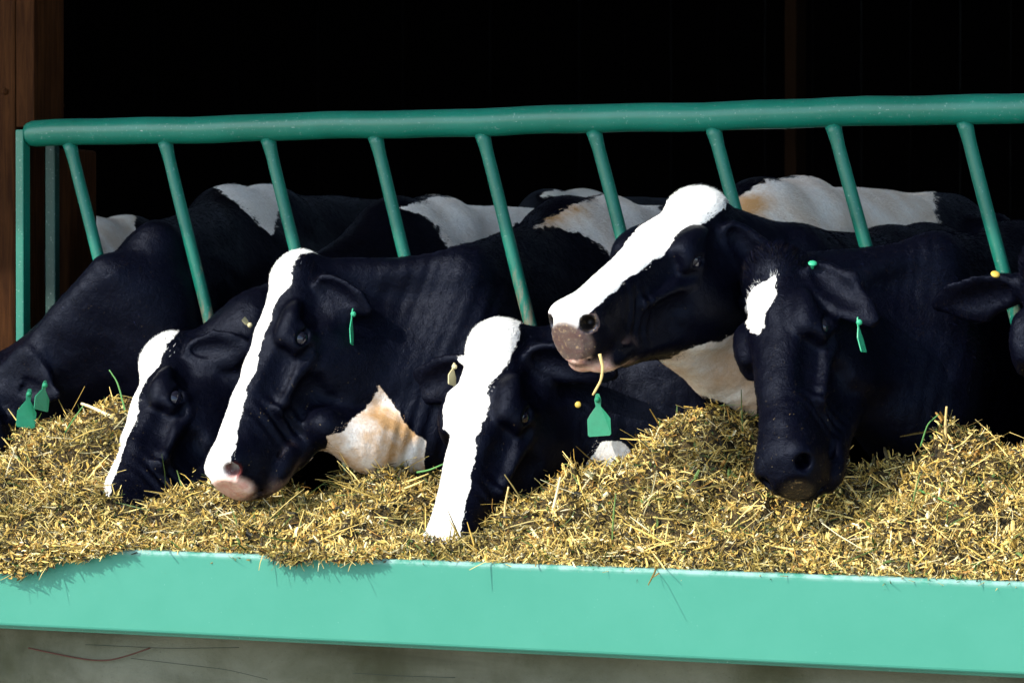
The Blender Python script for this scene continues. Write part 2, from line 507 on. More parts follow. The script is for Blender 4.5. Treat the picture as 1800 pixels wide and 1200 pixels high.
def head_sdf(Q, sp):
    """Q in head space: x poll to muzzle, y sideways, z out of the forehead"""
    x, y, z = Q[:, 0], np.abs(Q[:, 1]), Q[:, 2]
    S = np.stack([x, y, z], 1)
    w, zt, zb = interp(x, XS, HW), interp(x, XS, ZT), interp(x, XS, ZB)
    zc, hh = (zt + zb) / 2, (zt - zb) / 2
    v = (z - zc) / hh
    we = w * (.84 + .17 * np.clip(v, -1.1, 1.1))
    n = 2.5
    r = ((y / we) ** n + np.abs(v) ** n) ** (1 / n)
    d = (r - 1) * np.minimum(we, hh) * .92
    dx = np.maximum(np.maximum(XS[0] - x, x - XS[-1]), 0)
    d = np.where(dx > 0, np.sqrt(np.maximum(d, 0) ** 2 + dx * dx), d)
    d = smin(d, ell(S, (.01, 0, -.012), (.055, .062, .045)), .04)             # poll
    d = smin(d, ell(S, (.165, .082, -.026), (.060, .030, .026)), .018)        # brow
    d = smin(d, ell(S, (.195, .090, -.058), (.044, .028, .036)), .016)        # orbit
    d = smin(d, ell(S, (.150, .078, -.180), (.110, .034, .110)), .035)        # masseter
    d = smin(d, cap(S, (.22, .088, -.096), (.36, .066, -.092), .014, .010), .018)   # facial crest
    d = smin(d, cap(S, (.09, .050, -.268), (.42, .036, -.180), .026, .020), .03)    # jaw bone
    d = ssub(d, ell(S, (.110, .112, -.064), (.05, .028, .032)), .022)          # temple hollow
    d = ssub(d, ell(S, (.305, .084, -.048), (.075, .024, .024)), .022)          # beside the nasal bone
    d = ssub(d, ell(S, (.310, .086, -.140), (.060, .024, .026)), .024)
    d = ssub(d, ell(S, (.235, .112, -.085), (.030, .020, .012)), .016)         # tear trough          # before the masseter
    d = smin(d, ell(S, (.500, .0, -.082), (.054, .064, .062)), .03)           # muzzle
    d = smin(d, ell(S, (.512, .042, -.052), (.034, .026, .032)), .016)        # nostril wings
    d = smin(d, ell(S, (.470, .030, -.160), (.060, .038, .028)), .02)         # chin
    d = ssub(d, cap(S, (.550, .020, -.134), (.405, .070, -.142), .006, .005), .010)  # mouth
    d = ssub(d, cap(S, (.545, .052, -.050), (.516, .034, -.060), .0175, .011), .007)  # nostril
    d = ssub(d, ell(S, (.196, .114, -.058), (.021, .020, .0125)), .010)       # eye opening
    d = smin(d, cap(S, (.170, .108, -.049), (.212, .106, -.043), .0055, .005), .007) # upper lid
    for k in range(3):                                                         # folds over the mouth corner
        d = d + .0032 * np.exp(-((x - .36 - .02 * k) / .03) ** 2 - ((z + .11) / .05) ** 2) * np.sin(x * 170 + z * 90 + k)
    for side in (1, -1):
        e, nrm = sp['ears'][0 if side == 1 else 1]
        e = unit(e); nrm = unit(np.asarray(nrm) - e * np.dot(nrm, e)); t = np.cross(nrm, e)
        base = np.array([.030, side * .080, -.050])
        M = np.stack([e, t, nrm])
        q = (Q - f4(base)) @ M.astype(f4).T / f4(sp.get('ear_s', 1.0))
        u = np.clip(q[:, 0] / .20, 0, 1)
        ww = interp(u, [0, .15, .45, .75, 1], [.024, .040, .052, .040, .012])
        th = interp(u, [0, .2, .6, 1], [.024, .019, .013, .008])
        bend = q[:, 2] + .10 * q[:, 0] ** 2 * 2 - (q[:, 1] / .05) ** 2 * .010     # tip nods, edges curl forward
        rr = np.sqrt((q[:, 1] / ww) ** 2 + (bend / th) ** 2)
        de = (rr - 1) * th * .85
        dxx = np.maximum(np.maximum(-q[:, 0], q[:, 0] - .20), 0)
        de = np.where(dxx > 0, np.sqrt(np.maximum(de, 0) ** 2 + dxx ** 2), de)
        hol = ell(np.stack([q[:, 0], q[:, 1], bend], 1), (.085, 0, .017), (.072, .030, .014))
        de = ssub(de, hol, .008)
        d = smin(d, de, .020)
    return d

class Cow:
    def __init__(s, sp):
        s.sp = sp
        hs = sp.get('scale', 1.08)
        poll = atY(*sp['poll'])
        tp = ray(*sp['tip']); tp = tp / np.linalg.norm(tp)
        L = .56 * hs
        oc = CAM - poll; b = oc @ tp; c = oc @ oc - L * L; disc = b * b - c
        tt = -b + (math.sqrt(disc) * sp.get('sgn', -1) if disc > 0 else 0)
        tip = CAM + tp * tt
        X = unit(tip - poll)
        D = cdir(*sp['dorsal']); Z = unit(D - X * (D @ X)); Y = np.cross(Z, X)
        s.X, s.Y, s.Z, s.poll, s.hs = X, Y, Z, poll, hs
        s.H = np.stack([X, Y, Z])            # world -> head: (p-poll) @ H.T
        s.W = atY(*sp['W'])
        ph = R(sp.get('phi', 0)); s.b = np.array([math.sin(ph), math.cos(ph), 0]); s.l = np.array([math.cos(ph), -math.sin(ph), 0])
        s.hw = s.W[2]
        s.N1c = atY(*sp['N1'])
        s.fat = sp.get('fat', 1.0)
        ex = [(atY(*e[:3]), e[3]) for e in sp.get('extra', [])]
        s.extra = [(ex[i][0], ex[i + 1][0], ex[i][1], ex[i + 1][1]) for i in range(len(ex) - 1)]
        s.Nh = s.h2w((.070, 0, -.165))
        nv = sp.get('nv', .25)
        s.N1 = s.N1c - np.array([0, 0, nv]); s.nv = nv
        s.N2 = s.B(.06, 0, s.hw - .40)
    def h2w(s, p): return s.poll + s.hs * (np.asarray(p, float) @ s.H)
    def w2h(s, P): return ((P - s.poll.astype(f4)) @ s.H.T.astype(f4)) / f4(s.hs)
    def B(s, a, t, h): return np.array([s.W[0], s.W[1], 0]) + a * s.b + t * s.l + np.array([0, 0, h])
    def dist(s, P):
        P = P.astype(f4)
        out = np.full(len(P), 9.0, f4)
        # body
        M = np.stack([s.b, s.l, [0, 0, 1.0]])
        q = (P - s.B(0, 0, 0).astype(f4)) @ M.T.astype(f4)
        mb = (q[:, 0] > -.85)
        q = q[mb]; A = np.stack([q[:, 0], np.abs(q[:, 1]), q[:, 2]], 1); hw = s.hw; ft = s.fat
        d = ell(A, (.08, 0, hw - .43), (.40, .225 * ft, .385))
        d = smin(d, ell(A, (.72, 0, hw - .45), (.78, .275 * ft, .40)), .12)
        d = smin(d, ell(A, (1.28, 0, hw - .31), (.36, .24 * ft, .28)), .10)
        d = smin(d, cap(A, (.0, 0, hw - .085), (.25, 0, hw - .085), .07, .085), .10)
        d = smin(d, cap(A, (.25, 0, hw - .090), (1.25, 0, hw - .085), .085, .085), .10)
        d = smin(d, sphere(A, (1.16, .20, hw - .11), .055), .07)
        d = smin(d, ell(A, (.02, .15, hw - .42), (.17, .085, .27)), .07)
        d = smin(d, ell(A, (1.36, .15, hw - .60), (.20, .11, .30)), .09)
        for a, b_, ra, rb in (((.04, .15, hw - .70), (.00, .15, .43), .085, .050), ((.00, .15, .43), (.02, .15, .12), .043, .034), ((.02, .15, .11), (-.02, .15, .045), .042, .050),
                              ((1.42, .16, hw - .78), (1.53, .16, .52), .095, .050), ((1.53, .16, .52), (1.47, .16, .12), .044, .036), ((1.47, .16, .11), (1.43, .16, .045), .042, .050)):
            d = smin(d, cap(A, a, b_, ra, rb), .04)
        d = smin(d, ell(A, (1.18, .07, hw - .86), (.20, .12, .13)), .05)
        d = smin(d, cap(A, (1.60, 0, hw - .13), (1.69, 0, .55), .035, .018), .04)
        # head and neck
        hq = s.w2h(P)
        # neck chain, across axes blended from the head's to the body's
        Pb = P
        dn = ecap(Pb, s.Nh, s.N1, s.Y * .6 + s.l * .4 * np.sign(s.Y @ s.l), .088, .165, .108, s.nv * .98)
        dn2 = ecap(Pb, s.N1, s.N2, s.l, .112, s.nv * .98, .18, .33)
        dn = smin(dn, dn2, .08)
        n0 = s.h2w((.0, 0, -.050)); n1 = s.N1c - np.array([0, 0, .055])
        dn = smin(dn, cap(Pb, n0, n1, .048, .050), .05)
        dn = smin(dn, cap(Pb, n1, s.B(.02, 0, hw - .085), .050, .070), .06)
        # brisket and dewlap
        th = s.h2w((.21, 0, -.268)); br = s.B(-.26, 0, hw - .72)
        mid = (th + br) / 2 - np.array([0, 0, s.sp.get('dewlap', .03)])
        dn = smin(dn, cap(Pb, th, mid, .026, .045), .09)
        dn = smin(dn, cap(Pb, mid, br, .045, .085), .09)
        for (p0, p1, r0, r1) in s.extra:
            dn = smin(dn, cap(Pb, p0, p1, r0, r1), .07)
        # folds of neck skin behind the jaw
        ax = s.N1 - s.Nh; la = np.linalg.norm(ax); ax = ax / la
        sc = (Pb - s.Nh.astype(f4)) @ ax.astype(f4)
        wv = (Pb - s.Nh.astype(f4)) @ np.cross(ax, s.l).astype(f4)
        fold = s.sp.get('fold', .0008) * np.sin(sc * 2 * math.pi / .036 + 7 * wv + 1.6 * np.sin(wv * 17) + 1.3 * np.sin(sc * 31)) * np.exp(-((sc - .26) / .14) ** 2) * (.6 + .4 * np.sin(wv * 11 + sc * 23))
        dn = dn + fold.astype(f4)
        out[mb] = d
        out = smin(out, dn, .09)
        mh = ((hq[:, 0] > -.30) & (hq[:, 0] < .70) & (np.abs(hq[:, 1]) < .40) & (np.abs(hq[:, 2] + .1) < .36))
        if mh.any():
            dh = head_sdf(hq[mh], s.sp) * f4(s.hs)
            out[mh] = smin(out[mh], dh, .045)
        # slack of skin over muscle and bone
        p = P
        out += (.0022 * np.sin(p[:, 0] * 31 + 2 * np.sin(p[:, 2] * 23)) * np.sin(p[:, 2] * 27 + 1.5 * np.sin(p[:, 1] * 19))).astype(f4)
        return out

def axis(lo, hi, fine_lo, fine_hi, h, grow, hmax):
    a = [fine_lo]; st = h
    while a[0] > lo: st = min(st * grow, hmax); a.insert(0, a[0] - st)
    c = np.arange(fine_lo + h, fine_hi, h).tolist(); a += c; st = h
    while a[-1] < hi: st = min(st * grow, hmax); a.append(a[-1] + st)
    while (len(a) - 1) % 8: a.append(a[-1] + st)
    return np.array(a, f4)

def surface_net(cow, h):
    pts = [cow.h2w(p) for p in ((-.1, 0, 0), (.6, 0, 0), (.3, 0, -.3), (0, .32, -.1), (0, -.32, -.1))] + [cow.N1c]
    pts = np.array(pts); rump = np.array([cow.B(1.85, .34, 0), cow.B(1.85, -.34, 0), cow.B(-.3, .34, 0), cow.B(-.3, -.34, 0)])
    al = np.vstack([pts, rump])
    y_f = max(pts[:, 1].max() + .10, .25)
    xs = axis(al[:, 0].min() - .06, al[:, 0].max() + .06, pts[:, 0].min() - .04, max(pts[:, 0].max() + .05, cow.W[0] + .25), h, 1.06, .02)
    ys = axis(al[:, 1].min() - .06, al[:, 1].max() + .06, pts[:, 1].min() - .06, y_f, h, 1.03, .018)
    zt = max(cow.hw, pts[:, 2].max()) + .08
    zs = axis(-.03, zt, .62, zt, h, 1.08, .025)
    nx, ny, nz = len(xs), len(ys), len(zs)
    D = np.empty((nx, ny, nz), f4)
    # coarse pass: one sample per block of 8 cells
    cx, cy, cz = [(a[4::8])[: (len(a) - 1) // 8] for a in (xs, ys, zs)]
    G = np.stack(np.meshgrid(cx, cy, cz, indexing='ij'), -1).reshape(-1, 3)
    dc = np.concatenate([cow.dist(G[i:i + 200000]) for i in range(0, len(G), 200000)]).reshape(len(cx), len(cy), len(cz))
    hx, hy, hz = [np.array([(a[i * 8 + 8] - a[i * 8]) / 2 for i in range(len(c))]) for a, c in ((xs, cx), (ys, cy), (zs, cz))]
    rad = np.sqrt(hx[:, None, None] ** 2 + hy[None, :, None] ** 2 + hz[None, None, :] ** 2)
    act = np.argwhere(np.abs(dc) < rad * 1.35 + .022)
    sg = np.where(dc < 0, -1.0, 1.0).astype(f4)
    D[:-1, :-1, :-1] = np.repeat(np.repeat(np.repeat(sg, 8, 0), 8, 1), 8, 2)
    D[-1], D[:, -1], D[:, :, -1] = 1, 1, 1
    o = np.arange(9)
    for k in range(0, len(act), 400):
        A = act[k:k + 400]
        I = A[:, 0, None] * 8 + o; J = A[:, 1, None] * 8 + o; K = A[:, 2, None] * 8 + o
        I4, J4, K4 = np.broadcast_arrays(I[:, :, None, None], J[:, None, :, None], K[:, None, None, :])
        P = np.stack([xs[I4], ys[J4], zs[K4]], -1).reshape(-1, 3)
        D[I4, J4, K4] = cow.dist(P).reshape(I4.shape)
    S = D < 0
    any_ = np.zeros((nx - 1, ny - 1, nz - 1), bool); all_ = np.ones_like(any_)
    for a in (0, 1):
        for b in (0, 1):
            for c in (0, 1):
                v = S[a:nx - 1 + a, b:ny - 1 + b, c:nz - 1 + c]; any_ |= v; all_ &= v
    ci = np.argwhere(any_ & ~all_)
    flat = (ci[:, 0].astype(np.int64) * (ny - 1) + ci[:, 1]) * (nz - 1) + ci[:, 2]
    corner = [(a, b, c) for a in (0, 1) for b in (0, 1) for c in (0, 1)]
    dv = np.stack([D[ci[:, 0] + a, ci[:, 1] + b, ci[:, 2] + c] for a, b, c in corner], 1)
    acc = np.zeros((len(ci), 3), f4); cnt = np.zeros(len(ci), f4)
    for i, p in enumerate(corner):
        for j, q in enumerate(corner):
            if j <= i or sum(abs(np.array(p) - q)) != 1: continue
            m = (dv[:, i] < 0) != (dv[:, j] < 0)
            t = dv[:, i] / np.where(m, dv[:, i] - dv[:, j], 1)
            t = np.where(m, t, 0)[:, None]
            pt = np.asarray(p, f4) + t * (np.asarray(q, f4) - np.asarray(p, f4))
            acc += np.where(m[:, None], pt, 0); cnt += m
    loc = acc / cnt[:, None]
    V = np.stack([a[ci[:, i]] + loc[:, i] * (a[ci[:, i] + 1] - a[ci[:, i]]) for i, a in enumerate((xs, ys, zs))], 1)
    Fs = []
    for ax in range(3):
        s0 = [slice(None)] * 3; s1 = [slice(None)] * 3
        s0[ax] = slice(0, -1); s1[ax] = slice(1, None)
        e = np.argwhere(S[tuple(s0)] != S[tuple(s1)])
        u, v = (ax + 1) % 3, (ax + 2) % 3
        dims = (nx, ny, nz)
        e = e[(e[:, u] > 0) & (e[:, v] > 0) & (e[:, u] < dims[u] - 1) & (e[:, v] < dims[v] - 1)]
        ins = S[e[:, 0], e[:, 1], e[:, 2]]
        q = []
        for du, dv_ in ((1, 1), (0, 1), (0, 0), (1, 0)):
            c = e.copy(); c[:, u] -= du; c[:, v] -= dv_
            q.append(np.searchsorted(flat, (c[:, 0].astype(np.int64) * (ny - 1) + c[:, 1]) * (nz - 1) + c[:, 2]))
        q = np.stack(q, 1)
        q[~ins] = q[~ins][:, ::-1]
        Fs.append(q)
    return V, np.vstack(Fs)

def project(P):
    d = P - CAM; z = d @ FWD
    return np.stack([900 + F_PX * (d @ RIGHT) / z, 600 - F_PX * (d @ UP) / z], 1), z
def sstep(x, a, b):
    t = np.clip((x - a) / (b - a), 0, 1); return t * t * (3 - 2 * t)

def coat_attrs(cow, V):
    sp = cow.sp
    hq = cow.w2h(V.astype(f4)).astype(float)
    x, y, z = hq[:, 0], hq[:, 1], hq[:, 2]
    wh = np.full(len(V), -.2); tan = np.zeros(len(V)); skin = np.zeros(len(V)); inner = np.zeros(len(V))
    inhead = (x > -.12) & (x < .62) & (np.abs(y) < .13) & (z > -.30) & (z < .09)
    if 'blaze' in sp:
        us, ws = zip(*sp['blaze'])
        yo = sp.get('blaze_off', 0)
        g = np.abs(y - yo) + .8 * np.maximum(0, -z - .012)
        b = np.interp(x, us, ws) - g
        wh = np.where(inhead, np.maximum(wh, b), wh)
    px, dz = project(V)
    for poly, stain in sp.get('patches', []):
        sd = poly_sd(px, poly) / (F_PX / 7.2)
        wh = np.maximum(wh, sd); tan = np.where(sd > -.01, np.maximum(tan, stain), tan)
    for cx, cy, r in sp.get('stains', []):
        tan = np.maximum(tan, 1.2 * np.exp(-((px[:, 0] - cx) ** 2 + (px[:, 1] - cy) ** 2) / r ** 2))
    ms = sp.get('muzzle', ('dark', 1.0))
    kp = np.sqrt(((x - .575) / .062) ** 2 + (y / .062) ** 2 + ((z + .092) / .060) ** 2)
    skin = np.where(inhead, sstep(ms[1] - kp, -.10, .22), 0)
    lip = np.exp(-((z + .168) / .018) ** 2) * sstep(x, .40, .45) * sstep(.062 - np.abs(y), 0, .012)
    if ms[0] in ('pink', 'mixed'): skin = np.maximum(skin, np.where(inhead, lip, 0))
    if ms[0] == 'none': skin[:] = 0
    nd = np.full(len(V), {'pink': 0.0, 'dark': 1.0, 'none': 1.0, 'mixed': 1.0}[ms[0]])
    if ms[0] == 'mixed': nd = np.where(z < -.128, .05, .88) - .25 * sstep(np.abs(y), .040, .060)
    if ms[0] == 'pink': nd = sstep(-z, .105, .13) * .85
    ax = np.abs(y)
    k = ((x - .526) / .026) ** 2 + ((ax - .043) / .020) ** 2 + ((z + .055) / .022) ** 2
    if ms[0] == 'pink': inner = np.where(inhead, np.clip(1.6 - k, 0, 1) * .9, 0)
    elif ms[0] == 'mixed':
        cav = inhead & (k < 1.5)
        skin = np.where(cav, 1.0, skin); nd = np.where(cav, 1.0, nd)
    crumb = np.where(inhead, sstep(x, .05, .45), .15)
    return dict(wh=wh, tan=tan, skin=skin, nosedark=nd, inner=inner, crumb=crumb)

MATS = {}
def vnoise(P, s, seed=0):
    """cheap value noise, numpy"""
    q = P * s; i = np.floor(q).astype(np.int64); f = q - i; f = f * f * (3 - 2 * f)
    def hsh(a): 
        n = (a[:, 0] * 73856093) ^ (a[:, 1] * 19349663) ^ (a[:, 2] * 83492791) ^ (seed * 2654435)
        n = (n ^ (n >> 13)) * 1274126177; return ((n ^ (n >> 16)) & 0xffff) / 65535.0
    r = 0
    for a in (0, 1):
        for b in (0, 1):
            for c in (0, 1):
                w = (f[:, 0] if a else 1 - f[:, 0]) * (f[:, 1] if b else 1 - f[:, 1]) * (f[:, 2] if c else 1 - f[:, 2])
                r = r + w * hsh(i + np.array([a, b, c]))
    return r

def grow_hair(cow, V, F, at, root, n):
    """short coat: thin tapering strands lying along the body, real geometry, colour as the coat below"""
    sp_tuft = cow.sp.get('tuft', 0)
    px, dz = project(V)
    c = V[F].mean(1)
    nrm = np.cross(V[F[:, 2]] - V[F[:, 0]], V[F[:, 3]] - V[F[:, 1]]); area = np.linalg.norm(nrm, axis=1) / 2
    nrm = nrm / (2 * area[:, None] + 1e-12)
    pc = px[F].mean(1)
    view = ((CAM - c) / np.linalg.norm(CAM - c, axis=1)[:, None] * nrm).sum(1)
    hq = cow.w2h(c.astype(f4)).astype(float)
    # the coat is grown where it can be seen from the feeding side, thicker along the edges of the figure
    keep = (pc[:, 0] > -120) & (pc[:, 0] < 1920) & (view > -.35) & (c[:, 1] < 2.6) & (c[:, 2] > .55)
    sk = at['skin'][F].mean(1); keep &= sk < .5
    keep &= ~((np.abs(hq[:, 0] - .195) < .032) & (np.abs(hq[:, 2] + .055) < .026) & (np.abs(hq[:, 1]) > .07))
    poll = np.exp(-(((hq[:, 0] + .0) / .045) ** 2 + (hq[:, 1] / .07) ** 2 + ((hq[:, 2] + .01) / .05) ** 2))
    wgt = area * keep * (1 + 1.5 * np.exp(-(view / .25) ** 2) + 3 * poll) 
    idx = RNG.choice(len(F), n, p=wgt / wgt.sum())
    a, b = RNG.random((2, n, 1))
    q = V[F[idx]]
    p = (q[:, 0] * (1 - a) + q[:, 1] * a) * (1 - b) + (q[:, 3] * (1 - a) + q[:, 2] * a) * b
    nr = nrm[idx]; h = hq[idx]; pl = poll[idx]
    inh = sstep(h[:, 0], -.06, .05)[:, None] * (np.abs(h[:, 1]) < .2)[:, None]
    flow = inh * (-cow.X * .9 + cow.Z * -.1) + (1 - inh) * (cow.b * .8 + np.array([0, 0, -.45]))
    flow = flow + pl[:, None] * (cow.Z * .5 - cow.X * .5)
    flow = flow + RNG.normal(0, .26, (n, 3))
    for k in range(3): flow[:, k] += (vnoise(p - root, 26, 30 + k) - .5) * .9
    flow -= nr * (flow * nr).sum(1)[:, None]
    flow /= np.linalg.norm(flow, axis=1)[:, None] + 1e-9
    lift = (.16 + .20 * RNG.random(n) + (.30 + .4 * sp_tuft) * pl)[:, None]
    dr = flow + nr * lift; dr /= np.linalg.norm(dr, axis=1)[:, None]
    ln = (.008 + .006 * RNG.random(n)) * (1 + (.7 + 2.3 * sp_tuft) * pl * RNG.random(n))
    ln = np.where(h[:, 0] > -.05, ln * np.where(h[:, 0] > .1, .62, 1), ln * 1.15)[:, None]
    side = np.cross(dr, (CAM - p)); side /= np.linalg.norm(side, axis=1)[:, None] + 1e-9
    side = side + RNG.normal(0, .5, (n, 3)); side /= np.linalg.norm(side, axis=1)[:, None]
    w = .00052 * (1 + .5 * pl[:, None])
    p0 = p - nr * .001
    tipv = p + dr * ln - np.array([0, 0, 1]) * ln * .08
    HV = np.stack([p0 - side * w, p0 + side * w, tipv], 1).reshape(-1, 3)
    HF = np.arange(3 * n).reshape(-1, 3)
    lo = p - root
    wv = at['wh'][F].mean(1)[idx]; tn = at['tan'][F].mean(1)[idx]
    m = wv + (vnoise(lo, 62, 3) - .5) * .020 + (vnoise(lo, 22, 5) - .5) * .020 + RNG.normal(0, .0008, n) > 0
    white = np.array([.78, .77, .73]) * RNG.uniform(.8, 1.08, (n, 1))
    tf = np.clip(tn * (.3 + .8 * vnoise(lo, 10, 9)), 0, 1)[:, None]
    white = white * (1 - tf) + np.array([.46, .27, .12]) * tf
    black = np.array([.0009, .0011, .0036]) * np.exp(RNG.normal(0, .7, (n, 1)))
    brown = RNG.random(n) < .06
    black[brown] = np.array([.010, .006, .004])
    col = np.where(m[:, None], white, black)
    return mesh_np('coat_hair', HV, HF, MATS['hair'], cow.root, root, False, None, np.repeat(col, 3, 0))

def make_tag(cow, base, dirn, nrm, mat, label, length=.075, width=.055, name='ear_tag'):
    """a flexible ear tag: narrow pierced neck widening to a panel with clipped corners, thin but solid, with its button"""
    d = unit(dirn); n = unit(np.asarray(nrm) - d * np.dot(nrm, d)); s = np.cross(d, n)
    L, w = length, width / 2
    out = [(-.10, .16), (.05, .30), (.22, .22), (.42, .72), (.55, 1.0), (.96, 1.0), (1.0, .86)]
    pts = [(-.12, 0)] + out + [(1.0, -.86)] + [(a, -b) for a, b in reversed(out[:-1])]
    bm = bmesh.new(); th = .0012
    rows = []
    for sgn in (1, -1):
        rows.append([bm.verts.new(base + d * (a * L) + s * (b * w) + n * (sgn * th + .010 * a * a * (1 if True else 0))) for a, b in pts])
    k = len(pts)
    bm.faces.new(rows[0]); bm.faces.new(rows[1][::-1])
    for i in range(k): bm.faces.new((rows[0][i], rows[1][i], rows[1][(i + 1) % k], rows[0][(i + 1) % k]))
    bmesh.ops.create_uvsphere(bm, u_segments=10, v_segments=6, radius=.007, matrix=Matrix.Translation(base + d * .004 + n * .003))
    bmesh.ops.recalc_face_normals(bm, faces=bm.faces)
    o = bm_obj(name, bm, mat, cow.root, base); o['label'] = label
    return o
def make_stud(cow, c, nrm, mat, label, r=.011, long=0.0, axis_=None):
    bm = bmesh.new()
    n = unit(nrm)
    rot = Vector(n).to_track_quat('Z', 'Y').to_matrix().to_4x4()
    bmesh.ops.create_uvsphere(bm, u_segments=14, v_segments=8, radius=1.0, matrix=Matrix.Translation(c) @ rot @ Matrix.Diagonal((r, r, r * .45, 1)))
    bmesh.ops.create_cone(bm, cap_ends=True, segments=10, radius1=r * .4, radius2=r * .3, depth=r * 1.2, matrix=Matrix.Translation(Vector(c) - Vector(n) * r * .6) @ rot)
    o = bm_obj('ear_tag', bm, mat, cow.root, c, True); o['label'] = label
    return o

def make_cow(sp):
    cow = Cow(sp)
    V, F = surface_net(cow, sp.get('h', .006))
    at = coat_attrs(cow, V)
    root = empty('dairy_cow', (cow.W[0], cow.W[1], 0))
    tag(root, sp['label'], 'cow', 'black and white dairy cows feeding in a row')
    cow.root = root; loc = np.array(root.location)
    cow.V = V; cow.proj = project(V)
    mesh_np('body', V, F, MATS['coat'], root, loc, True, at)
    for s in (1, -1):
        c = cow.h2w((.196, s * .091, -.059))
        bm = bmesh.new()
        bmesh.ops.create_uvsphere(bm, u_segments=24, v_segments=14, radius=.0235 * cow.hs, matrix=Matrix.Translation(c))
        bm_obj('eye', bm, MATS['eye'], root, c, True)
    if sp.get('hair'): grow_hair(cow, V, F, at, loc, sp['hair'])
    return cow

